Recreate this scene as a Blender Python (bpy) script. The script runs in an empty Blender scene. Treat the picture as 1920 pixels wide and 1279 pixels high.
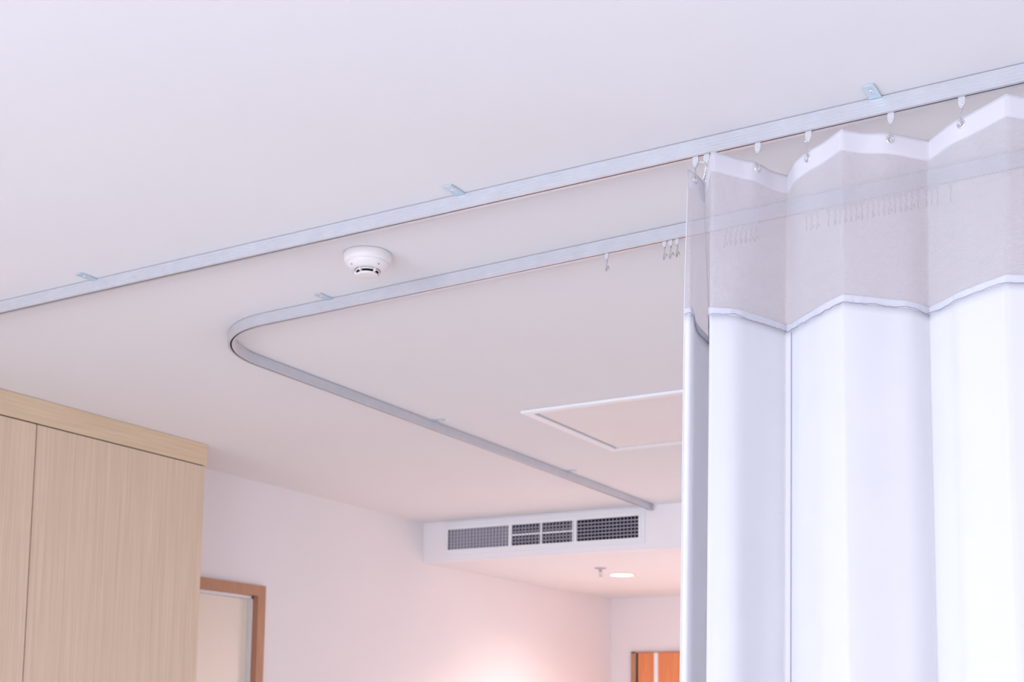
import bpy, bmesh, math, random
from mathutils import Vector, Matrix
from math import radians, sin, cos, pi

S = bpy.context.scene
COL = S.collection
random.seed(7)

# ------------------------------------------------------------------ camera
W_PX, H_PX = 1920.0, 1279.0
F_PX, CX, CY = 2350.58, 970.869, 1087.752
yaw, pit, rol = radians(-29.93989), radians(6.2862963), radians(0.7158288)
Fv = Vector((sin(yaw) * cos(pit), cos(yaw) * cos(pit), sin(pit)))
Rv = Vector((cos(yaw), -sin(yaw), 0))
Uv = Rv.cross(Fv)
R2 = Rv * cos(rol) + Uv * sin(rol)
U2 = Uv * cos(rol) - Rv * sin(rol)
cam_data = bpy.data.cameras.new('camera')
cam = bpy.data.objects.new('camera', cam_data)
COL.objects.link(cam)
m = Matrix((R2, U2, -Fv)).transposed().to_4x4()
m.translation = Vector((0, 0, 1.6))
cam.matrix_world = m
cam_data.sensor_fit = 'HORIZONTAL'
cam_data.sensor_width = 36
cam_data.lens = F_PX / W_PX * 36
cam_data.shift_x = (W_PX / 2 - CX) / W_PX
cam_data.shift_y = (CY - H_PX / 2) / W_PX
cam_data.clip_start = 0.05
cam_data.dof.use_dof = True
cam_data.dof.focus_distance = 2.0
cam_data.dof.aperture_fstop = 10
S.camera = cam

# ------------------------------------------------------------------ light
S.view_settings.view_transform = 'Standard'
S.view_settings.look = 'None'
S.view_settings.gamma = 1.0
S.view_settings.use_curve_mapping = False
S.view_settings.exposure = 0.0

world = bpy.data.worlds.new('daylight')
S.world = world
world.use_nodes = True
world.node_tree.nodes['Background'].inputs[0].default_value = (0.86, 0.93, 0.96, 1)
world.node_tree.nodes['Background'].inputs[1].default_value = 2.2


def area_light(name, loc, rot, sx, sy, energy, color):
    d = bpy.data.lights.new(name, 'AREA')
    d.shape = 'RECTANGLE'
    d.size, d.size_y = sx, sy
    d.energy, d.color = energy, color
    o = bpy.data.objects.new(name, d)
    o.location, o.rotation_euler = loc, rot
    COL.objects.link(o)
    return o


# daylight entering through the wide window behind the camera; side light is added fill
LE = dict(bl=(80, (0.78, 0.85, 1.0)), br=(66, (0.82, 0.88, 1.0)), rr=(7, (0.9, 0.95, 1)), lamp=(27, (1, 0.83, 0.74)), corridor_fill=(200, (1, 0.83, 0.76)))
area_light('back_window_daylight', (-2.3, -2.36, 1.4), (radians(80), 0, 0), 1.7, 1.5, *LE['bl'])
area_light('back_window_daylight', (0.4, -2.36, 1.4), (radians(80), 0, 0), 1.7, 1.5, *LE['br'])
area_light('side_fill_light', (2.56, 3.5, 1.4), (radians(75), 0, radians(90)), 2.2, 1.4, *LE['rr'])  # added fill from the right, brightens the far part of the room


# ------------------------------------------------------------------ materials
def srgb(r, g, b):
    def f(c):
        c /= 255.0
        return c / 12.92 if c <= 0.04045 else ((c + 0.055) / 1.055) ** 2.4
    return (f(r), f(g), f(b), 1)


def material(name, col, rough=0.6, metal=0.0, bump=None, mottling=0.03, scale=6.0, spec=0.5):
    mt = bpy.data.materials.new(name)
    mt.use_nodes = True
    nt = mt.node_tree
    b = nt.nodes['Principled BSDF']
    b.inputs['Roughness'].default_value = rough
    b.inputs['Metallic'].default_value = metal
    b.inputs['Specular IOR Level'].default_value = spec
    tc = nt.nodes.new('ShaderNodeTexCoord')
    n = nt.nodes.new('ShaderNodeTexNoise')
    n.inputs['Scale'].default_value = scale
    n.inputs['Detail'].default_value = 4
    nt.links.new(tc.outputs['Object'], n.inputs['Vector'])
    r = nt.nodes.new('ShaderNodeValToRGB')
    lo = [c * (1 - mottling) for c in col[:3]] + [1]
    hi = [min(1, c * (1 + mottling)) for c in col[:3]] + [1]
    r.color_ramp.elements[0].position, r.color_ramp.elements[1].position = 0.3, 0.7
    r.color_ramp.elements[0].color, r.color_ramp.elements[1].color = lo, hi
    nt.links.new(n.outputs['Fac'], r.inputs[0])
    nt.links.new(r.outputs[0], b.inputs['Base Color'])
    if bump:
        n2 = nt.nodes.new('ShaderNodeTexNoise')
        n2.inputs['Scale'].default_value = bump[0]
        n2.inputs['Detail'].default_value = 3
        nt.links.new(tc.outputs['Object'], n2.inputs['Vector'])
        bp = nt.nodes.new('ShaderNodeBump')
        bp.inputs['Strength'].default_value = bump[1]
        bp.inputs['Distance'].default_value = 0.002
        nt.links.new(n2.outputs['Fac'], bp.inputs['Height'])
        nt.links.new(bp.outputs[0], b.inputs['Normal'])
    return mt


def wood(name, c1, c2, stretch, rough=0.45, fine=1.0):
    """straight grain; stretch gives the noise scale along x, y, z"""
    mt = bpy.data.materials.new(name)
    mt.use_nodes = True
    nt = mt.node_tree
    b = nt.nodes['Principled BSDF']
    b.inputs['Roughness'].default_value = rough
    tc = nt.nodes.new('ShaderNodeTexCoord')
    mp = nt.nodes.new('ShaderNodeMapping')
    mp.inputs['Scale'].default_value = stretch
    nt.links.new(tc.outputs['Object'], mp.inputs[0])
    n = nt.nodes.new('ShaderNodeTexNoise')
    n.inputs['Scale'].default_value = 1.0 * fine
    n.inputs['Detail'].default_value = 8
    n.inputs['Roughness'].default_value = 0.72
    nt.links.new(mp.outputs[0], n.inputs['Vector'])
    r = nt.nodes.new('ShaderNodeValToRGB')
    r.color_ramp.elements[0].position, r.color_ramp.elements[1].position = 0.32, 0.68
    r.color_ramp.elements[0].color, r.color_ramp.elements[1].color = c1, c2
    nt.links.new(n.outputs['Fac'], r.inputs[0])
    nt.links.new(r.outputs[0], b.inputs['Base Color'])
    return mt


def emission(name, col, strength):
    mt = bpy.data.materials.new(name)
    mt.use_nodes = True
    nt = mt.node_tree
    b = nt.nodes['Principled BSDF']
    b.inputs['Base Color'].default_value = (0.9, 0.9, 0.9, 1)
    b.inputs['Emission Color'].default_value = col
    b.inputs['Emission Strength'].default_value = strength
    return mt


def cloth_material(name, col, transl, weave=900.0):
    mt = bpy.data.materials.new(name)
    mt.use_nodes = True
    nt = mt.node_tree
    nt.nodes.remove(nt.nodes['Principled BSDF'])
    out = nt.nodes['Material Output']
    tc = nt.nodes.new('ShaderNodeTexCoord')
    n = nt.nodes.new('ShaderNodeTexNoise')
    n.inputs['Scale'].default_value = 14
    nt.links.new(tc.outputs['Object'], n.inputs['Vector'])
    r = nt.nodes.new('ShaderNodeValToRGB')
    r.color_ramp.elements[0].color = [c * 0.97 for c in col[:3]] + [1]
    r.color_ramp.elements[1].color = col
    nt.links.new(n.outputs['Fac'], r.inputs[0])
    d = nt.nodes.new('ShaderNodeBsdfDiffuse')
    t = nt.nodes.new('ShaderNodeBsdfTranslucent')
    nt.links.new(r.outputs[0], d.inputs[0])
    nt.links.new(r.outputs[0], t.inputs[0])
    mx = nt.nodes.new('ShaderNodeMixShader')
    mx.inputs[0].default_value = transl
    nt.links.new(d.outputs[0], mx.inputs[1])
    nt.links.new(t.outputs[0], mx.inputs[2])
    nt.links.new(mx.outputs[0], out.inputs['Surface'])
    return mt


def net_material(name, col):
    """woven net: threads along and across (uv in metres), holes really open"""
    mt = bpy.data.materials.new(name)
    mt.use_nodes = True
    nt = mt.node_tree
    nt.nodes.remove(nt.nodes['Principled BSDF'])
    out = nt.nodes['Material Output']
    L = nt.links.new
    uv = nt.nodes.new('ShaderNodeTexCoord')
    sep = nt.nodes.new('ShaderNodeSeparateXYZ')
    L(uv.outputs['UV'], sep.inputs[0])
    nz = nt.nodes.new('ShaderNodeTexNoise')
    nz.inputs['Scale'].default_value = 60
    L(uv.outputs['UV'], nz.inputs['Vector'])

    def math(op, a, b=None):
        q = nt.nodes.new('ShaderNodeMath')
        q.operation = op
        for i, v in enumerate((a, b)):
            if v is None:
                continue
            if isinstance(v, (int, float)):
                q.inputs[i].default_value = v
            else:
                L(v, q.inputs[i])
        return q.outputs[0]

    def threads(src, period, duty):
        w = math('ADD', src, math('MULTIPLY', nz.outputs['Fac'], period * 1.4))
        fr = math('FRACT', math('DIVIDE', w, period))
        return math('LESS_THAN', fr, duty)
    hz = threads(sep.outputs['Y'], 0.0019, 0.56)
    vt = threads(sep.outputs['X'], 0.0014, 0.34)
    al = math('MAXIMUM', hz, vt)
    # scattered slubs in the yarn
    mp = nt.nodes.new('ShaderNodeMapping')
    mp.inputs['Scale'].default_value = (330, 90, 1)
    L(uv.outputs['UV'], mp.inputs[0])
    vo = nt.nodes.new('ShaderNodeTexNoise')
    vo.inputs['Scale'].default_value = 1.0
    vo.inputs['Detail'].default_value = 0
    L(mp.outputs[0], vo.inputs['Vector'])
    sl = math('GREATER_THAN', vo.outputs['Fac'], 0.76)
    al = math('MAXIMUM', al, sl)
    d = nt.nodes.new('ShaderNodeBsdfDiffuse')
    d.inputs[0].default_value = col
    t = nt.nodes.new('ShaderNodeBsdfTranslucent')
    t.inputs[0].default_value = col
    mx = nt.nodes.new('ShaderNodeMixShader')
    mx.inputs[0].default_value = 0.5
    L(d.outputs[0], mx.inputs[1])
    L(t.outputs[0], mx.inputs[2])
    tr = nt.nodes.new('ShaderNodeBsdfTransparent')
    m2 = nt.nodes.new('ShaderNodeMixShader')
    L(al, m2.inputs[0])
    L(tr.outputs[0], m2.inputs[1])
    L(mx.outputs[0], m2.inputs[2])
    L(m2.outputs[0], out.inputs['Surface'])
    return mt


M = {
    'ceiling': material('ceiling_paint', (0.805, 0.79, 0.81, 1), 0.85, bump=(180, 0.05), mottling=0.006, scale=1.5, spec=0.2),
    'wall': material('wall_paint', (0.84, 0.795, 0.815, 1), 0.8, bump=(160, 0.06), mottling=0.008, scale=2, spec=0.2),
    'soffit_lit': material('lightened_soffit_paint', (0.92, 0.88, 0.91, 1), 0.7, mottling=0.005),  # ceiling white made lighter, stands in for light on the soffit front
    'floor': wood('floor_vinyl', (0.70, 0.665, 0.68, 1), (0.78, 0.74, 0.75, 1), (3, 40, 1), 0.5),
    'wardrobe_v': wood('pale_oak_vertical', srgb(208, 184, 158), srgb(228, 205, 182), (40, 130, 2.2)),
    'wardrobe_h': wood('pale_oak_horizontal', srgb(210, 184, 152), srgb(228, 204, 174), (40, 3, 120)),
    'gap': material('dark_gap', (0.05, 0.045, 0.045, 1), 0.9),
    'door_wood': wood('orange_veneer', srgb(218, 128, 78), srgb(236, 150, 98), (60, 60, 3)),
    'frame_wood': wood('brown_frame_wood', srgb(176, 128, 100), srgb(192, 142, 112), (30, 30, 6)),
    'cream': material('cream_laminate', srgb(242, 230, 216), 0.22, mottling=0.01),
    'white': material('white_powder_coat', (0.88, 0.88, 0.91, 1), 0.4, mottling=0.01),
    'plastic': material('ivory_plastic', (0.78, 0.73, 0.735, 1), 0.38, mottling=0.01, scale=20),
    'plastic_w': material('white_nylon', (0.58, 0.57, 0.60, 1), 0.35, mottling=0.02, scale=60),
    'alu': material('brushed_aluminium', (0.64, 0.645, 0.69, 1), 0.38, 0.5, mottling=0.03, scale=30),
    'zinc': material('zinc_plate', (0.56, 0.66, 0.72, 1), 0.32, 0.5, mottling=0.08, scale=120),
    'steel_dull': material('dull_steel_wire', (0.42, 0.42, 0.45, 1), 0.4, 0.8, mottling=0.05, scale=80),
    'steel': material('steel_wire', (0.80, 0.80, 0.83, 1), 0.26, 0.9, mottling=0.05, scale=80),
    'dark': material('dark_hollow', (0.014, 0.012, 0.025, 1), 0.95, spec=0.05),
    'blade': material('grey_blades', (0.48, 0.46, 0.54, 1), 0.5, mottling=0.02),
    'cloth': cloth_material('white_curtain_cloth', (0.94, 0.945, 0.98, 1), 0.5),
    'band': cloth_material('seam_cloth', (0.86, 0.865, 0.925, 1), 0.4),
    'tape': cloth_material('white_header_tape', (0.93, 0.92, 0.965, 1), 0.52),
    'net': net_material('white_net', (0.74, 0.725, 0.78, 1)),
    'thread': material('grey_thread', (0.36, 0.34, 0.48, 1), 0.8),
    'hatch': material('hatch_board', (0.84, 0.79, 0.785, 1), 0.7, mottling=0.01),
    'lamp': emission('lamp_diffuser', (1.0, 0.93, 0.86, 1), 6.0),
}

# ------------------------------------------------------------------ helpers
def tag(o, label=None, cat=None, group=None, kind=None):
    if label: o['label'] = label
    if cat: o['category'] = cat
    if group: o['group'] = group
    if kind: o['kind'] = kind
    return o


def empty(name, loc, rz=0.0):
    o = bpy.data.objects.new(name, None)
    o.empty_display_size = 0.05
    o.location = loc
    o.rotation_euler = (0, 0, rz)
    COL.objects.link(o)
    return o


def obj(name, bm, mat, parent=None, smooth=False, loc=None):
    bmesh.ops.recalc_face_normals(bm, faces=bm.faces)
    me = bpy.data.meshes.new(name)
    bm.to_mesh(me)
    bm.free()
    if smooth:
        for p in me.polygons:
            p.use_smooth = True
    for x in (mat if isinstance(mat, (list, tuple)) else [mat]):
        me.materials.append(M[x])
    o = bpy.data.objects.new(name, me)
    COL.objects.link(o)
    if parent: o.parent = parent
    if loc: o.location = loc
    return o


def box(bm, x0, x1, y0, y1, z0, z1, bev=0.0):
    r = bmesh.ops.create_cube(bm, size=1)
    for v in r['verts']:
        v.co = Vector(((x0 + x1) / 2 + v.co.x * (x1 - x0), (y0 + y1) / 2 + v.co.y * (y1 - y0), (z0 + z1) / 2 + v.co.z * (z1 - z0)))
    if bev:
        es = list({e for v in r['verts'] for e in v.link_edges})
        bmesh.ops.bevel(bm, geom=es, offset=bev, segments=2, affect='EDGES', profile=0.6)
    return bm


def BX(*a, **k):
    return box(bmesh.new(), *a, **k)


def tube(bm, pts, r, n=8):
    pts = [Vector(p) for p in pts]
    rings = []
    up = Vector((0.13, 0.31, 0.94)).normalized()
    prev = None
    for i, p in enumerate(pts):
        t = (pts[min(i + 1, len(pts) - 1)] - pts[max(i - 1, 0)]).normalized()
        a = prev - t * prev.dot(t) if prev else t.cross(up)
        if a.length < 1e-6: a = t.orthogonal()
        a.normalize(); prev = a
        b = t.cross(a)
        rings.append([bm.verts.new(p + (a * cos(2 * pi * k / n) + b * sin(2 * pi * k / n)) * r) for k in range(n)])
    for A, B in zip(rings, rings[1:]):
        for k in range(n):
            bm.faces.new((A[k], A[(k + 1) % n], B[(k + 1) % n], B[k]))
    bm.faces.new(rings[0]); bm.faces.new(rings[-1][::-1])
    return bm


def smooth_path(pts, sub=5):
    pts = [Vector(p) for p in pts]
    o = []
    for i in range(len(pts) - 1):
        p0, p1, p2, p3 = pts[max(i - 1, 0)], pts[i], pts[i + 1], pts[min(i + 2, len(pts) - 1)]
        for k in range(sub):
            t = k / sub
            o.append(0.5 * ((2 * p1) + (p2 - p0) * t + (2 * p0 - 5 * p1 + 4 * p2 - p3) * t * t + (3 * p1 - p0 - 3 * p2 + p3) * t ** 3))
    o.append(pts[-1])
    return o


def lathe(bm, prof, n=48, closed=False):
    """prof: (r, z) pairs; r = 0 allowed at the ends"""
    rings = []
    for r, z in prof:
        if r < 1e-6:
            rings.append([bm.verts.new((0, 0, z))])
        else:
            rings.append([bm.verts.new((r * cos(2 * pi * k / n), r * sin(2 * pi * k / n), z)) for k in range(n)])
    pr = list(zip(rings, rings[1:]))
    if closed: pr.append((rings[-1], rings[0]))
    for A, B in pr:
        for k in range(n):
            k2 = (k + 1) % n
            if len(A) == 1 and len(B) == 1: continue
            if len(A) == 1: bm.faces.new((A[0], B[k], B[k2]))
            elif len(B) == 1: bm.faces.new((A[k], A[k2], B[0]))
            else: bm.faces.new((A[k], A[k2], B[k2], B[k]))
    return bm


def sweep(bm, prof, path):
    """closed profile (offset, z) swept along plan path (x, y) with mitred joints; offset is to the left of travel"""
    P = [Vector(p) for p in path]
    rings = []
    for i, p in enumerate(P):
        d0 = (P[i] - P[i - 1]).normalized() if i else (P[1] - P[0]).normalized()
        d1 = (P[i + 1] - P[i]).normalized() if i < len(P) - 1 else d0
        t = (d0 + d1).normalized()
        nrm = Vector((-t.y, t.x))
        k = 1 / max(0.3, t.dot(d1))
        rings.append([bm.verts.new((p.x + nrm.x * o * k, p.y + nrm.y * o * k, z)) for o, z in prof])
    n = len(prof)
    for A, B in zip(rings, rings[1:]):
        for k in range(n):
            bm.faces.new((A[k], A[(k + 1) % n], B[(k + 1) % n], B[k]))
    bm.faces.new(rings[0][::-1]); bm.faces.new(rings[-1])
    return bm


# ------------------------------------------------------------------ setting
ZC = 2.60          # ceiling
XW = -3.636        # left wall face
YS = 5.331         # soffit face
ZS = 2.39          # corridor ceiling
YF = 7.573         # far corridor wall
XR, YB = 2.6, -2.4

tag(obj('ceiling', BX(XW - 0.15, XR + 0.15, YB - 0.15, YS + 0.02, ZC, ZC + 0.1), 'ceiling'), kind='structure')
tag(obj('floor', BX(XW - 1.0, XR + 0.15, YB - 0.15, YF + 0.3, -0.08, 0.0), 'floor'), kind='structure')
# corridor ceiling: a dropped box whose front face is the soffit with the air grille
tag(obj('trim_3', BX(XW, XR, YS, YS + 0.012, ZS, ZC), 'soffit_lit'), kind='structure')  # thin added plate, its lighter colour imitates light on this face
tag(obj('trim_1', BX(XW, XR, YS + 0.012, 7.0, ZS, ZC + 0.1), 'ceiling'), kind='structure')
tag(obj('trim_2', BX(XW, -1.5, 7.0, YF, ZS + 0.014, ZC + 0.1), 'ceiling'), kind='structure')
DY0, DY1, DZ = 3.45, 4.068, 2.105
bm = BX(XW - 0.15, XW, YB - 0.15, DY0 - 0.004, 0, ZC)
box(bm, XW - 0.15, XW, DY1 + 0.004, YF, 0, ZC)
box(bm, XW - 0.15, XW, DY0 - 0.004, DY1 + 0.004, DZ + 0.004, ZC)
tag(obj('wall_left', bm, 'wall'), kind='structure')
tag(obj('wall_far', BX(XW, -1.5, YF, YF + 0.15, 0, ZC), 'wall'), kind='structure')
bm = BX(-1.5, XR, YS + 0.0, YS + 0.15, 0, ZS)
box(bm, -1.5, -1.38, YS + 0.15, YF + 0.15, 0, ZS)
tag(obj('wall_corridor', bm, 'wall'), kind='structure')
bm = bmesh.new()
for a, b in ((YB, 2.25), (4.75, YS)):
    box(bm, XR, XR + 0.15, a, b, 0, ZC)
for a, b in ((2.25, 4.75),):
    box(bm, XR, XR + 0.15, a, b, 0, 0.7)
    box(bm, XR, XR + 0.15, a, b, 2.25, ZC)
tag(obj('wall_right', bm, 'wall'), kind='structure')
for wn, (u0, u1) in (('added_side_window', (2.25, 4.75)),):  # unseen window added on the right to let in fill light
    bm = bmesh.new()
    for a in (u0, (u0 + u1) / 2 - 0.025, u1 - 0.05):
        box(bm, XR + 0.05, XR + 0.10, a, a + 0.05, 0.7, 2.25)
    for a, b in ((0.7, 0.75), (2.20, 2.25)):
        box(bm, XR + 0.05, XR + 0.10, u0, u1, a, b)
    tag(obj(wn, bm, 'white'), kind='structure')
wx0, wx1, wz0, wz1 = -3.3, 1.4, 0.7, 2.25
bm = BX(XW, wx0, YB - 0.15, YB, 0, ZC)
box(bm, wx1, XR + 0.15, YB - 0.15, YB, 0, ZC)
box(bm, wx0, wx1, YB - 0.15, YB, 0, wz0)
box(bm, wx0, wx1, YB - 0.15, YB, wz1, ZC)
tag(obj('wall_back', bm, 'wall'), kind='structure')
bm = bmesh.new()
for a, b in ((wx0, wx0 + 0.05), (-0.975, -0.925), (wx1 - 0.05, wx1)):
    box(bm, a, b, YB - 0.1, YB - 0.04, wz0, wz1)
for a, b in ((wz0, wz0 + 0.05), (wz1 - 0.05, wz1)):
    box(bm, wx0, wx1, YB - 0.1, YB - 0.04, a, b)
tag(obj('window_1', bm, 'white'), kind='structure')

# door in the left wall: brown casing, white lined reveal, cream leaf
d1 = empty('door_1', (XW, DY0, 0))
tag(d1, kind='structure')
def rel(bm, o):
    bmesh.ops.translate(bm, verts=bm.verts, vec=-Vector(o.location)); return bm
cw = 0.046
bm = bmesh.new()
prof = [(DY0 - cw, 0), (DY0 - cw, DZ + cw), (DY1 + cw, DZ + cw), (DY1 + cw, 0), (DY1, 0), (DY1, DZ), (DY0, DZ), (DY0, 0)]
fr = [bm.verts.new((XW + 0.016, y, z)) for y, z in prof]
bk = [bm.verts.new((XW - 0.014, y, z)) for y, z in prof]
bk2 = [bm.verts.new((XW + 0.0002, y, z)) for y, z in prof]
for k in range(3):
    a, b = k, k + 1
    c, d = 6 - k, 7 - k
    bm.faces.new((fr[a], fr[b], fr[c], fr[d]))
    bm.faces.new((fr[a], fr[b], bk2[b], bk2[a]))
    bm.faces.new((fr[c], fr[d], bk[d], bk[c]))
obj('door_casing', rel(bm, d1), 'frame_wood', d1)
bm = BX(XW - 0.12, XW - 0.014, DY0 - 0.001, DY0 + 0.009, 0, DZ)
box(bm, XW - 0.12, XW - 0.014, DY1 - 0.009, DY1 + 0.001, 0, DZ)
box(bm, XW - 0.12, XW - 0.014, DY0, DY1, DZ - 0.012, DZ + 0.001)
obj('door_stop', rel(bm, d1), 'white', d1)
obj('door_leaf', rel(BX(XW - 0.075, XW - 0.034, DY0 + 0.0095, DY1 - 0.0095, 0.008, DZ - 0.0125, bev=0.002), d1), 'cream', d1)
bm = bmesh.new()
tube(bm, smooth_path([(0.0, 0, 0), (0.045, 0, 0), (0.055, 0.01, 0), (0.055, 0.11, 0)], 4), 0.008)
obj('door_handle', bm, 'steel', d1, smooth=True, loc=(-0.034, 0.08, 1.02))

# door at the end of the corridor: recessed orange double leaf
d2 = empty('door_2', (-3.45, YF, 0))
tag(d2, kind='structure')
obj('door_frame', rel(box(BX(-3.481, -3.447, YF - 0.02, YF, 0, 2.0435), -3.481, -2.52, YF - 0.02, YF, 2.036, 2.0435), d2), 'frame_wood', d2)
obj('door_leaf', rel(BX(-3.432, -3.318, YF - 0.012, YF - 0.0005, 0.005, 2.036), d2), 'door_wood', d2)
obj('door_leaf', rel(BX(-3.290, -2.55, YF - 0.012, YF - 0.0005, 0.005, 2.036), d2), 'door_wood', d2)
obj('frame_gap', rel(BX(-3.447, -3.432, YF - 0.010, YF - 0.0005, 0.005, 2.036), d2), 'gap', d2)
obj('meeting_strip', rel(BX(-3.318, -3.290, YF - 0.016, YF - 0.0005, 0.005, 2.036), d2), 'white', d2)

bm = bmesh.new()
box(bm, XW, XW + 0.012, 4.12, YF, 0, 0.09)
tag(obj('baseboard_left', bm, 'white'), kind='structure')

# ------------------------------------------------------------------ wardrobe
XCF = -3.302
w = empty('wardrobe', (-3.47, 2.26, 0))
tag(w, 'pale oak built-in wardrobe against the left wall, reaching the ceiling', 'wardrobe')
Y0w, Y1w = 1.12, 3.398
obj('carcass', rel(BX(XW + 0.001, XCF - 0.022, Y0w, Y1w - 0.003, 0, 2.515), w), 'wardrobe_v', w)
obj('crown_board', rel(BX(XW + 0.001, XCF, Y0w, Y1w + 0.006, 2.519, ZC - 0.001, bev=0.001), w), 'wardrobe_h', w)
obj('shadow_gap', rel(BX(XW + 0.03, XCF - 0.006, Y0w + 0.01, Y1w - 0.01, 2.513, 2.521), w), 'gap', w)
for a, b in ((1.125, 1.878), (1.882, 2.638), (2.6425, 3.393)):
    obj('door', rel(BX(XCF - 0.02, XCF - 0.001, a, b, 0.08, 2.515, bev=0.0008), w), 'wardrobe_v', w)

# ------------------------------------------------------------------ curtain rails
ZB, ZT = 2.571, 2.5985
def channel_profile():
    h = ZT - ZB
    pts = []
    def side(sg):
        L = [(8.5, 0.0)]
        z = 1.4
        while z < 25:
            L += [(8.5, z), (7.3, z + 0.9), (7.3, z + 2.2), (8.5, z + 3.1)]
            z += 5.6
        L += [(8.5, h * 1000)]
        return [(sg * a / 1000, ZB + b / 1000) for a, b in L]
    a = side(1)
    b = side(-1)[::-1]
    inner = [(-0.0022, ZB), (-0.0022, ZB + 0.0012), (-0.0068, ZB + 0.0012), (-0.0068, ZT - 0.002),
             (0.0068, ZT - 0.002), (0.0068, ZB + 0.0012), (0.0022, ZB + 0.0012), (0.0022, ZB)]
    return a + b + inner

def bracket(parent, x, y, ang, L=0.047):
    """zinc plate screwed flat to the ceiling, its free end pointing along ang"""
    o = Vector(parent.location)
    T = Matrix.Translation(Vector((x, y, 0)) - o) @ Matrix.Rotation(ang, 4, 'Z')
    bm = bmesh.new()
    hw = 0.0098
    out = [(-0.012, -hw), (L - 0.004, -hw), (L - 0.0012, -hw + 0.0012), (L, -hw + 0.004), (L, hw - 0.004), (L - 0.0012, hw - 0.0012), (L - 0.004, hw), (-0.012, hw)]
    lo = [bm.verts.new((a, b, 2.5962)) for a, b in out]
    hi = [bm.verts.new((a, b, 2.5996)) for a, b in out]
    bm.faces.new(lo); bm.faces.new(hi[::-1])
    for k in range(8):
        bm.faces.new((lo[k], lo[(k + 1) % 8], hi[(k + 1) % 8], hi[k]))
    bmesh.ops.transform(bm, matrix=T, verts=bm.verts)
    p = obj('mounting_plate', bm, 'zinc', parent)
    p['label'] = 'small bluish zinc plate screwed to the ceiling'
    bm = bmesh.new()
    lathe(bm, [(0, -0.0006), (0.0012, -0.0005), (0.0016, -0.0022), (0.0034, -0.0016), (0.0042, 0.0)], 16)
    bmesh.ops.transform(bm, matrix=T @ Matrix.Translation((L - 0.019, 0, 2.5962)), verts=bm.verts)
    obj('screw', bm, 'steel', p, smooth=True)

Y1 = 1.952
r1 = empty('curtain_rail', (-0.9, Y1, 2.57))
tag(r1, 'straight ribbed aluminium rail across the ceiling carrying the white curtain', 'curtain rail', 'aluminium curtain rails on the ceiling')
obj('channel', rel(sweep(bmesh.new(), channel_profile(), [(-3.28, Y1), (2.58, Y1)]), r1), 'alu', r1)
obj('slot_shade', rel(BX(-3.27, 2.57, Y1 - 0.0060, Y1 + 0.0060, ZB + 0.0016, ZB + 0.0028), r1), 'dark', r1)  # dark strip stands in for the shade inside the slot
obj('end_cap', rel(BX(-3.285, -3.28, Y1 - 0.0088, Y1 + 0.0088, ZB - 0.0004, ZT, bev=0.001), r1), 'plastic_w', r1)
for x in (-0.4665, -1.257, -2.262, 0.55):
    bracket(r1, x, Y1 - 0.0085, radians(-90) - 0.02)

# L-shaped rail: rail two runs almost parallel, turns and ends at the soffit
def y2(x): return 2.2960 - 0.036 * (x + 1.3)
X3, R3 = -2.3435, 0.27
ang2 = math.atan(-0.036)
# centre of the bend: R3 above line two and right of line three
cx = X3 + R3
cy = y2(cx) + R3 / cos(ang2)
path = [(2.58, y2(2.58)), (cx + 0.02, y2(cx + 0.02))]
a0, a1 = -pi / 2 + ang2, -pi
for k in range(25):
    a = a0 + (a1 - a0) * k / 24
    path.append((cx + R3 * cos(a), cy + R3 * sin(a)))
path.append((X3, 5.275))
r2 = empty('curtain_rail', (-1.8, 2.35, 2.57))
tag(r2, 'aluminium rail with a rounded corner, turning back towards the air grille', 'curtain rail', 'aluminium curtain rails on the ceiling')
obj('channel', rel(sweep(bmesh.new(), channel_profile(), path), r2), 'alu', r2)
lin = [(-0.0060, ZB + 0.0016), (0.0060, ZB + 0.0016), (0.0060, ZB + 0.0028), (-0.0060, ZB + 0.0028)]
obj('slot_shade', rel(sweep(bmesh.new(), lin, path), r2), 'dark', r2)  # slot shade painted as a dark strip along the bend too
c = obj('end_cap', rel(BX(X3 - 0.0105, X3 + 0.0105, 5.272, 5.305, ZB - 0.003, ZT, bev=0.002), r2), 'blade', r2)
c['label'] = 'dark grey end stop'
bracket(r2, -1.862, y2(-1.862) - 0.0085, radians(-90) - 0.05)
bracket(r2, 0.15, y2(0.15) - 0.0085, radians(-90) - 0.04)
for y in (3.463, 4.434):
    bracket(r2, X3 + 0.0085, y, 0.0)

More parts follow.
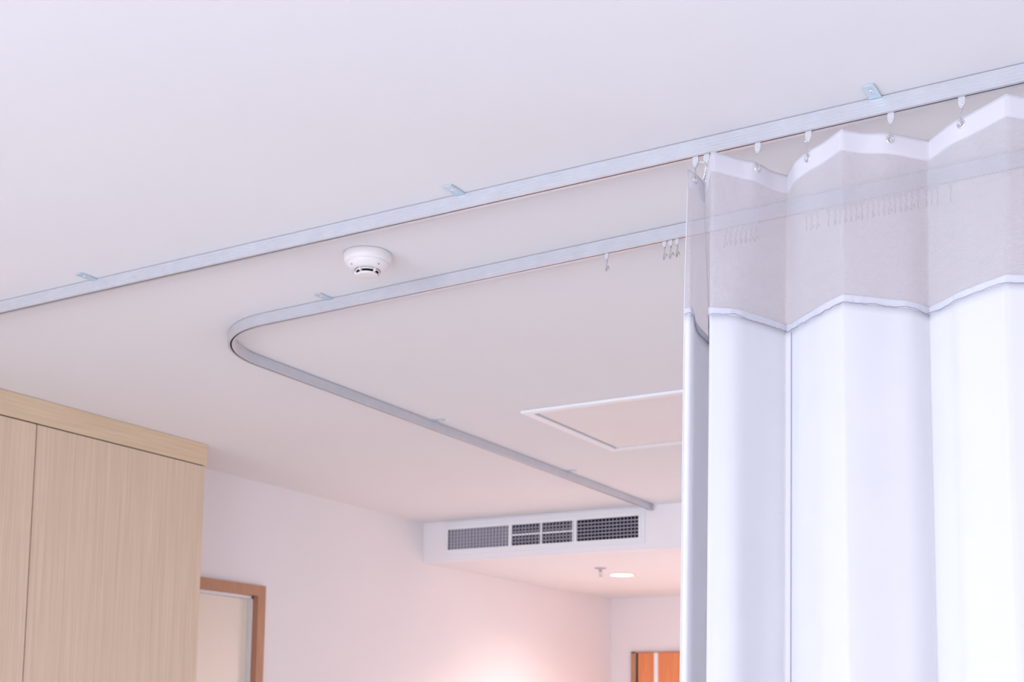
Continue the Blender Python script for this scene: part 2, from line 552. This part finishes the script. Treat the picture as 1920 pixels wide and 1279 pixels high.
# ------------------------------------------------------------------ curtain
# plan position of the cloth at the header (T) and at the foot of the net (B); True = sharp crease
K = [((-.7803, 1.9202), (-.7460, 1.8185), True),
     ((-.7765, 1.9330), (-.7372, 1.8300), False),
     ((-.7745, 1.9530), (-.7600, 1.9050), False),
     ((-.7765, 1.9830), (-.7720, 2.0000), True),
     ((-.7193, 1.8725), (-.7098, 1.8360), True),
     ((-.6877, 1.9257), (-.6772, 1.8606), False),
     ((-.6700, 1.9476), (-.6590, 1.8977), False),
     ((-.6561, 1.9942), (-.6444, 1.9367), False),
     ((-.6390, 2.0227), (-.6306, 1.9777), True),
     ((-.6270, 2.0030), (-.6190, 1.9756), False),
     ((-.6083, 1.9731), (-.6000, 1.9570), False),
     ((-.5768, 1.9472), (-.5777, 1.9372), False),
     ((-.5473, 1.9282), (-.5450, 1.9050), False),
     ((-.5109, 1.8973), (-.5067, 1.8744), True),
     ((-.4831, 1.9268), (-.4850, 1.8930), False),
     ((-.4500, 1.9450), (-.4538, 1.9250), False),
     ((-.4224, 1.9754), (-.4221, 1.9561), False),
     ((-.3988, 2.0019), (-.4038, 1.9982), True),
     ((-.3520, 1.9568), (-.3660, 1.9660), False),
     ((-.3211, 1.9399), (-.3407, 1.9423), False),
     ((-.2645, 1.9018), (-.2730, 1.9009), True),
     ((-.2180, 1.9480), (-.2230, 1.9350), False),
     ((-.1500, 2.0050), (-.1550, 2.0020), True),
     ((-.0800, 1.9450), (-.0800, 1.9350), False),
     ((-.0100, 1.8900), (-.0100, 1.8800), True),
     ((.0550, 1.9500), (.0550, 1.9450), False),
     ((.1250, 2.0000), (.1250, 2.0000), True),
     ((.2550, 1.9000), (.2550, 1.8950), True)]

ZH, ZHB, ZN, ZM = 2.536, 2.500, 2.2455, 1.62
def dense(side, sub=8):
    P = [Vector(k[side]) for k in K]
    cr = [k[2] for k in K]
    out = []
    for i in range(len(P) - 1):
        p1, p2 = P[i], P[i + 1]
        p0 = P[i - 1] if i and not cr[i] else p1 * 2 - p2
        p3 = P[i + 2] if i + 2 < len(P) and not cr[i + 1] else p2 * 2 - p1
        for k in range(sub):
            t = k / sub
            out.append(0.5 * ((2 * p1) + (p2 - p0) * t + (2 * p0 - 5 * p1 + 4 * p2 - p3) * t * t + (3 * p1 - p0 - 3 * p2 + p3) * t ** 3))
    out.append(P[-1])
    return out
SUB = 8
DT, DB = dense(0, SUB), dense(1, SUB)
NS = len(DT)
ARC = [0.0]
for i in range(1, NS):
    ARC.append(ARC[-1] + (DB[i] - DB[i - 1]).length)

def low_shift(i):
    """hem hangs a few millimetres further left at the left-hand folds"""
    k = i / SUB
    return 1.0 if k <= 12 else max(0.0, 13 - k)

def cloth_at(i, z):
    if z >= ZN:
        t = (ZH - z) / (ZH - ZN)
        # header keeps its own fold a little way down
        t = t * t * (3 - 2 * t) * 0.35 + t * 0.65
        p = DT[i].lerp(DB[i], t)
    else:
        p = DB[i].copy()
        p.x -= 0.0085 * low_shift(i) * min(1.6, (ZN - z) / (ZN - ZM))
        if 4 * SUB < i < 8 * SUB:
            ph = (i - 4 * SUB) / (4.0 * SUB)
            p += Vector((0.35, -0.6)) * 0.010 * sin(pi * ph) * sin(2 * pi * ph) * min(1, (ZN - z) / 0.5)
    return Vector((p.x, p.y, z))

def normal2(i, z):
    a, b = cloth_at(max(i - 1, 0), z), cloth_at(min(i + 1, NS - 1), z)
    t = (b - a).normalized()
    return Vector((t.y, -t.x, 0))

def cloth_strip(name, zs, mat, parent, thick=0.0, pucker=0.0, offset=0.0, i0=0, i1=None):
    i1 = NS - 1 if i1 is None else i1
    bm = bmesh.new()
    uvl = bm.loops.layers.uv.new('UVMap')
    rows = []
    rnd = random.Random(11)
    for zi, z in enumerate(zs):
        row = []
        for i in range(i0, i1 + 1):
            q = cloth_at(i, z) + normal2(i, z) * offset
            if pucker and 0 < zi < len(zs) - 1:
                q += normal2(i, z) * pucker * (sin(i * 2.1 + sin(i * 0.37) * 3) * 0.6 + rnd.uniform(-.5, .5))
            row.append(bm.verts.new(q))
        rows.append(row)
    for zi in range(len(zs) - 1):
        for i in range(i1 - i0):
            f = bm.faces.new((rows[zi][i], rows[zi + 1][i], rows[zi + 1][i + 1], rows[zi][i + 1]))
            for lp, (a, b) in zip(f.loops, ((i, zi), (i, zi + 1), (i + 1, zi + 1), (i + 1, zi))):
                lp[uvl].uv = (ARC[i0 + a], zs[b])
    o = obj(name, rel(bm, parent), mat, parent, smooth=True)
    if thick:
        md = o.modifiers.new('thickness', 'SOLIDIFY')
        md.thickness = thick
        md.offset = 0
    return o

cur = empty('hospital_curtain', (-0.25, Y1, 0.35))
tag(cur, 'white pleated cubicle curtain with a see-through net top, hanging at right', 'curtain')
lin_sp = lambda a, b, n: [a + (b - a) * k / n for k in range(n + 1)]
tape = cloth_strip('header_tape', lin_sp(ZH, ZHB, 6), 'tape', cur, 0.0012)
nt_ = cloth_strip('net_panel', lin_sp(ZHB + 0.0005, ZN + 0.010, 16), 'net', cur)
nt_['label'] = 'sheer white net band'
cloth_strip('cloth_panel', lin_sp(ZN, ZN - 0.12, 8) + lin_sp(ZN - 0.16, 0.35, 24), 'cloth', cur, 0.0008)
cloth_strip('seam_band', lin_sp(ZN + 0.0125, ZN - 0.001, 5), 'band', cur, 0.0010, pucker=0.0012, offset=0.0010)
rnd = random.Random(5)
bm = bmesh.new()
pts = []
wob = 0
for i in range(0, NS):
    wob = wob * 0.8 + rnd.uniform(-0.0012, 0.0012)
    pts.append(cloth_at(i, ZN) + normal2(i, ZN) * 0.0022 + Vector((0, 0, wob - 0.0005)))
tube(bm, pts, 0.00055, 5)
tag(obj('stitching', rel(bm, cur), 'thread', cur), 'puckered grey stitching under the net')
# vertical join between two cloth widths
bm = bmesh.new()
js = 9 * SUB
tube(bm, [cloth_at(js, z) + normal2(js, z) * 0.0012 for z in lin_sp(ZN - 0.004, 0.36, 30)], 0.0010, 6)
tag(obj('vertical_seam', rel(bm, cur), 'thread', cur), 'thin lavender vertical seam')
# selvedge at the leading (left) edge
bm = bmesh.new()
tube(bm, [cloth_at(0, z) for z in lin_sp(ZH, 0.36, 40)], 0.0010, 6)
obj('edge_hem', rel(bm, cur), 'cloth', cur, smooth=True)
# eyelets
EY = [(-.7770, 2.5225, 1), (-.7598, 2.5255, 3), (-.6793, 2.5317 - .006, 5), (-.5767, 2.5242, 11), (-.4557, 2.5306 - .006, 14), (-.3354, 2.5256, 18)]
eyes = []
cutters = []
for x, z, seg in EY:
    best = min(range(seg * SUB - 6, seg * SUB + SUB + 6), key=lambda i: abs(cloth_at(i, z).y - (1.938 if seg == 1 else 1.950)) + 0.5 * abs(cloth_at(i, z).x - x))
    p, n = cloth_at(best, z), normal2(best, z)
    bm = bmesh.new()
    ring = [(0.0042, -0.0012), (0.0050, -0.0019), (0.0066, -0.0018), (0.0074, -0.0008), (0.0074, 0.0008), (0.0066, 0.0018), (0.0050, 0.0019), (0.0042, 0.0012)]
    lathe(bm, ring, 28, closed=True)
    q = n.to_track_quat('Z', 'Y').to_matrix().to_4x4()
    bmesh.ops.transform(bm, matrix=Matrix.Translation(p) @ q, verts=bm.verts)
    e = obj('eyelet', rel(bm, cur), 'steel', cur, smooth=True)
    e['label'] = 'chrome eyelet in the header tape'
    bm = bmesh.new()
    lathe(bm, [(0, -0.02), (0.0043, -0.02), (0.0043, 0.004), (0, 0.004)] if len(eyes) != 1 else [(0, -0.004), (0.0043, -0.004), (0.0043, 0.004), (0, 0.004)], 20)
    bmesh.ops.transform(bm, matrix=Matrix.Translation(p) @ q, verts=bm.verts)
    cutters.append(obj('hole_cutter', bm, 'blade'))
    eyes.append((p, n))

# punch the eyelet holes through the tape, then throw the cutters away
for cobj in cutters:
    md = tape.modifiers.new('hole', 'BOOLEAN')
    md.operation, md.solver, md.object = 'DIFFERENCE', 'EXACT', cobj
bpy.context.view_layer.update()
punched = bpy.data.meshes.new_from_object(tape.evaluated_get(bpy.context.evaluated_depsgraph_get()))
tape.modifiers.clear()
tape.data = punched
for cobj in cutters:
    me = cobj.data
    bpy.data.objects.remove(cobj)
    bpy.data.meshes.remove(me)

# ------------------------------------------------------------------ hooks
def glider_bm(w, h, t=0.0030):
    """white nylon tab: wheel block inside the channel, stem through the slot, tapering tab with an eye"""
    bm = BX(-w * 0.55, w * 0.55, -0.0016, 0.0016, 0.0014, 0.0025)
    box(bm, -w * 0.42, w * 0.42, -0.0013, 0.0013, -0.003, 0.0018)
    out = [(-w / 2, -0.0012), (w / 2, -0.0012), (w * 0.47, -h * 0.55), (w * 0.30, -h * 0.86), (0, -h), (-w * 0.30, -h * 0.86), (-w * 0.47, -h * 0.55)]
    a = [bm.verts.new((x, -t / 2, z)) for x, z in out]
    b = [bm.verts.new((x, t / 2, z)) for x, z in out]
    bm.faces.new(a); bm.faces.new(b[::-1])
    n = len(out)
    for k in range(n):
        bm.faces.new((a[k], a[(k + 1) % n], b[(k + 1) % n], b[k]))
    return bm

ZR = ZB
near = ['steel hook at the free left edge of the white curtain',
        "steel hook half hidden beside the tall fold, second from the curtain's left edge",
        'steel hook on the white curtain just right of the tall fold',
        'steel hook with curled tail where the header rises from its lowest dip',
        'steel hook just right below the ceiling plate above the curtain',
        'rightmost steel hook holding the white curtain']
for i, ((p, n), lb) in enumerate(zip(eyes, near)):
    g = empty('curtain_hook', ({0: -0.7790, 1: -0.7585}.get(i, p.x + 0.001), Y1, ZR))
    tag(g, lb, 'curtain hook', 'curtain hooks holding the white curtain')
    obj('glider', glider_bm(0.0108, 0.0195), 'plastic_w', g)
    d = p - Vector(g.location)
    o = n * 0.0035
    wl = [(0.000, -0.0025, -0.0155), (0.0015, -0.0035, -0.0135), (0.003, -0.002, -0.0155), (0.001, 0.0005, -0.0175), (-0.0015, -0.002, -0.0190), (0.0, -0.0035, -0.022)]
    body = [Vector(q) for q in wl] + [Vector((0, -0.0035, -0.022)).lerp(d + o + Vector((0, 0, 0.004)), t) for t in (0.35, 0.75, 1.0)]
    body += [d + o * 0.9 + Vector((0, 0, -0.002)), d + Vector((0, 0, -0.003)), d - o + Vector((0, 0, 0.001)), d - o + Vector((-0.001, 0, 0.009))]
    tail = {1: [(-0.002, -0.003, -0.018), (-0.007, -0.004, -0.013), (-0.011, -0.004, -0.0125)],
            3: [(-0.003, -0.003, -0.020), (-0.0055, -0.004, -0.0165), (-0.0065, -0.003, -0.0165)]}.get(i, [(0.0012, -0.002, -0.020), (0.0018, -0.001, -0.017), (0.002, -0.001, -0.015)])
    bm = bmesh.new()
    tube(bm, smooth_path(body, 4), 0.00085, 6)
    mid = Vector((0, -0.0035, -0.022)).lerp(d + o, 0.45)
    tube(bm, smooth_path([mid] + [Vector(t) for t in tail], 4), 0.00075, 6)
    obj('wire_hook', bm, 'steel', g, smooth=True)

def empty_hook_wire():
    bm = bmesh.new()
    p = [(0.0000, 0, -0.0085), (0.0016, 0.001, -0.0100), (0.0016, 0.0012, -0.0125), (-0.0005, 0, -0.0140), (0.0012, -0.0012, -0.0150),
         (-0.0010, 0, -0.026), (-0.0024, 0, -0.0365), (-0.0008, 0, -0.0375), (0.0020, 0, -0.0310), (0.0036, 0, -0.0262), (0.0050, 0, -0.0270), (0.0075, 0, -0.0325)]
    tube(bm, smooth_path(p, 4), 0.00085, 6)
    return bm

xs_px_world = [-1.1168, -.9857, -.9721, -.9581]
import math as _m
def x_on_rail2(px):
    """metres along the far rail, measured off the hooks' spacing"""
    d = R2 * ((px - CX) / F_PX) + U2 * 0.28 + Fv
    # intersect the vertical plane y = 2.296 - 0.036 (x + 1.3)
    t = (2.2960 - 0.036 * 1.3) / (d.y + 0.036 * d.x)
    return d.x * t
HX = [(1138, 0), (1246, 1), (1257.5, 1), (1269.5, 1)]
HX += [(a, 2) for a in (1359, 1369, 1379, 1389, 1398, 1407.5, 1417)]
HX += [(a, 3) for a in (1512, 1522, 1532.5)]
HX += [(a, 4) for a in (1554, 1566, 1575.5, 1585.5, 1596, 1606.5, 1617, 1627.5, 1638, 1648.5, 1658.5, 1669, 1679.5, 1690, 1700, 1711, 1723, 1738, 1748, 1759)]
HX += [(1784, 5)]
ordn = 'first second third fourth fifth sixth seventh eighth ninth tenth eleventh twelfth thirteenth fourteenth fifteenth sixteenth seventeenth eighteenth nineteenth twentieth'.split()
gm = obj('glider', glider_bm(0.0084, 0.0125), 'plastic_w')
wm = obj('wire_hook', empty_hook_wire(), 'steel_dull', smooth=True)
count = {}
rnd = random.Random(3)
first = True
rots = [1.25, 0.15, 0.2, 1.15]
for n_, (px, grp) in enumerate(HX):
    x = x_on_rail2(px)
    k = count.get(grp, 0); count[grp] = k + 1
    lb = {0: 'bare steel hook hanging alone on the far rail, left of the curtain',
          1: '%s one of three bare hooks bunched just left of the curtain' % ['left', 'middle', 'right'][k % 3],
          2: '%s from left of seven bare hooks behind the net beside the tall fold' % ordn[k],
          3: '%s one of three bare hooks behind the net right of its lowest dip' % ['left', 'middle', 'right'][k % 3],
          4: '%s from left in the long row of bare hooks behind the net' % ordn[k],
          5: 'last bare hook, set apart right of the long row behind the net'}[grp]
    g = empty('curtain_hook', (x, y2(x), ZR), ang2)
    tag(g, lb, 'curtain hook', 'bare hooks on the far rail')
    if first:
        a, b = gm, wm
        first = False
    else:
        a, b = gm.copy(), wm.copy()
        COL.objects.link(a); COL.objects.link(b)
    a.parent = g; b.parent = g
    b.rotation_euler = (0, 0, rots[n_] if n_ < 4 else rnd.uniform(0.9, 2.0))

# ------------------------------------------------------------------ smoke detector
sd = empty('smoke_detector', (-1.607, 2.118, ZC - 0.0005))
tag(sd, 'round ivory smoke detector on the ceiling between the two rails', 'smoke detector')
bm = lathe(bmesh.new(), [(0, 0), (0.0520, 0), (0.0528, -0.002), (0.0520, -0.016), (0.0505, -0.0195), (0.0470, -0.0215)], 64)
lathe(bm, [(0.0470, -0.0215), (0, -0.0215)], 64)
obj('base_ring', bm, 'plastic', sd, smooth=True)
bm = lathe(bmesh.new(), [(0.0468, -0.0205), (0.0480, -0.0225), (0.0465, -0.0260), (0.0380, -0.0345), (0.0300, -0.0375), (0.0285, -0.0370), (0.0270, -0.0345), (0.0, -0.0345)], 64)
obj('cover', bm, 'plastic', sd, smooth=True)
bm = lathe(bmesh.new(), [(0.0238, -0.0346), (0.0238, -0.0375), (0.0212, -0.0436), (0.0, -0.0436)], 64)
obj('chamber', bm, 'dark', sd, smooth=False)
bm = lathe(bmesh.new(), [(0.0262, -0.0362), (0.0268, -0.0385), (0.0256, -0.0396), (0.0238, -0.0396), (0.0236, -0.0380)], 64, closed=True)
obj('chamber_ring', bm, 'plastic', sd, smooth=True)
bm = lathe(bmesh.new(), [(0.0, -0.0436), (0.0222, -0.0436), (0.0228, -0.0448), (0.0212, -0.0472), (0.0185, -0.0480), (0.0, -0.0480)], 64)
obj('bottom_cap', bm, 'plastic', sd, smooth=True)
for k in range(5):
    a = radians(-16 + 72 * k)
    T = Matrix.Rotation(a, 4, 'Z')
    b2 = BX(0.0195, 0.0290, -0.0013, 0.0013, -0.0442, -0.0352)
    bmesh.ops.transform(b2, matrix=T, verts=b2.verts)
    obj('rib', b2, 'plastic', sd)
for aa in (-108, -18):
    a = radians(aa)
    bm = lathe(bmesh.new(), [(0, -0.0008), (0.0013, -0.0006), (0.0015, 0.0008), (0, 0.0008)], 12)
    bmesh.ops.transform(bm, matrix=Matrix.Translation((0.0410 * cos(a), 0.0410 * sin(a), -0.0316)), verts=bm.verts)
    obj('indicator', bm, 'dark', sd)

# ------------------------------------------------------------------ ceiling access hatch
h = empty('access_hatch', (-1.66, 3.81, ZC - 0.0005), radians(-0.9))
tag(h, 'square ceiling access panel with a raised white frame, partly behind the curtain', 'access hatch')
HW = 0.336
def ring_bm(o, i, z0, z1):
    bm = bmesh.new()
    box(bm, -o, o, -o, -i, z0, z1, bev=0.0008)
    box(bm, -o, o, i, o, z0, z1, bev=0.0008)
    box(bm, -o, -i, -i, i, z0, z1, bev=0.0008)
    box(bm, i, o, -i, i, z0, z1, bev=0.0008)
    return bm
obj('frame', ring_bm(HW, HW - 0.030, -0.009, 0.0), 'white', h)
obj('gap_strip', ring_bm(HW - 0.0302, HW - 0.0375, -0.0008, 0.0), 'gap', h)
obj('panel', BX(-HW + 0.0376, HW - 0.0376, -HW + 0.0376, HW - 0.0376, -0.004, 0.0, bev=0.0005), 'hatch', h)

# ------------------------------------------------------------------ air grille
gx0, gx1, gz0, gz1 = -3.503, -2.3845, 2.421, 2.590
ix0, ix1, iz0, iz1 = -3.479, -2.4145, 2.4490, 2.5520
g = empty('air_grille', ((gx0 + gx1) / 2, YS, gz0))
tag(g, 'long white air conditioning grille on the face of the soffit', 'air grille')
bm = bmesh.new()
def gframe(a0, a1, b0, b1, c0, c1, d0, d1, ya, yb):
    box(bm, a0, a1, ya, yb, d1, b1, bev=0.001)
    box(bm, a0, a1, ya, yb, b0, d0, bev=0.001)
    box(bm, a0, c0, ya, yb, d0, d1, bev=0.001)
    box(bm, c1, a1, ya, yb, d0, d1, bev=0.001)
gframe(gx0, gx1, gz0, gz1, ix0, ix1, iz0, iz1, YS - 0.009, YS - 0.0005)
gframe(ix0 - 0.012, ix1 + 0.012, iz0 - 0.012, iz1 + 0.018, ix0, ix1, iz0, iz1, YS - 0.014, YS - 0.008)
obj('frame', rel(bm, g), 'white', g)
obj('duct_shade', rel(BX(ix0 - 0.001, ix1 + 0.001, YS - 0.0016, YS - 0.0006, iz0, iz1), g), 'dark', g)  # flat dark sheet painted as the shade of a duct behind the blades
bm = bmesh.new()
nv = 56
for k in range(1, nv):
    x = ix0 + (ix1 - ix0) * k / nv
    ang = radians(-34) if x < -3.11 else (radians(30) if x > -2.75 else 0.0)
    b2 = BX(-0.0009, 0.0009, -0.0065, 0.0065, iz0, iz1)
    bmesh.ops.transform(b2, matrix=Matrix.Translation((x, YS - 0.0095, 0)) @ Matrix.Rotation(ang, 4, 'Z'), verts=b2.verts)
    me = bpy.data.meshes.new('blade'); b2.to_mesh(me); b2.free(); bm.from_mesh(me); bpy.data.meshes.remove(me)
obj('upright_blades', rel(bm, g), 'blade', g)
bm = bmesh.new()
for k in range(1, 6):
    z = iz0 + (iz1 - iz0) * k / 6
    box(bm, ix0, ix1, YS - 0.006, YS - 0.0018, z - 0.0026, z + 0.0026)
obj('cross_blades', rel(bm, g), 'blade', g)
for x, ww in ((-3.110, 0.012), (-2.935, 0.005), (-2.752, 0.012)):
    obj('divider', rel(BX(x - ww, x + ww, YS - 0.0135, YS - 0.0060, iz0, iz1), g), 'white', g)
obj('damper_lever', rel(BX(-3.098, -2.764, YS - 0.0134, YS - 0.0124, 2.497, 2.506), g), 'white', g)

# ------------------------------------------------------------------ corridor lamp and sprinkler
lx, ly = -2.912, 6.20
dl = empty('downlight', (lx, ly, ZS - 0.0005))
tag(dl, 'round lit recessed downlight in the corridor ceiling', 'downlight')
obj('trim_ring', lathe(bmesh.new(), [(0.062, 0.0), (0.072, 0.0), (0.072, -0.003), (0.069, -0.005), (0.062, -0.004)], 48, closed=True), 'white', dl, smooth=True)
obj('diffuser', lathe(bmesh.new(), [(0.0, -0.0005), (0.0625, -0.0005), (0.0625, -0.003), (0.0, -0.003)], 48), 'lamp', dl)
sp = bpy.data.lights.new('downlight_and_fill_beam', 'SPOT')
sp.energy, sp.color = LE['lamp']
sp.spot_size, sp.spot_blend, sp.shadow_soft_size = radians(150), 0.8, 0.05
so = bpy.data.objects.new('downlight_and_fill_beam', sp)
so.location = (lx, ly, ZS - 0.03)
COL.objects.link(so)

sp2 = sp.copy()  # unseen spot without fixture, added behind the curtain to fill the corridor
sp2.energy, sp2.color = LE['corridor_fill']
so2 = bpy.data.objects.new('downlight_and_fill_beam', sp2)
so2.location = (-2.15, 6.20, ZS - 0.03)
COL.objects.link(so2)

s = empty('sprinkler', (-2.888, 5.885, ZS - 0.0005))
tag(s, 'small pendent fire sprinkler head left of the lit downlight', 'sprinkler')
obj('escutcheon', lathe(bmesh.new(), [(0, 0), (0.032, 0), (0.031, -0.003), (0.018, -0.007), (0.010, -0.008), (0, -0.008)], 32), 'blade', s, smooth=True)
bm = lathe(bmesh.new(), [(0, -0.007), (0.008, -0.007), (0.008, -0.020), (0.006, -0.022), (0, -0.022)], 16)
tube(bm, [(-0.006, 0, -0.02), (-0.009, 0, -0.030), (-0.001, 0, -0.042)], 0.0015, 6)
tube(bm, [(0.006, 0, -0.02), (0.009, 0, -0.030), (0.001, 0, -0.042)], 0.0015, 6)
obj('body', bm, 'blade', s, smooth=True)
obj('deflector', lathe(bmesh.new(), [(0, -0.042), (0.012, -0.043), (0.012, -0.0445), (0, -0.0445)], 20), 'blade', s)
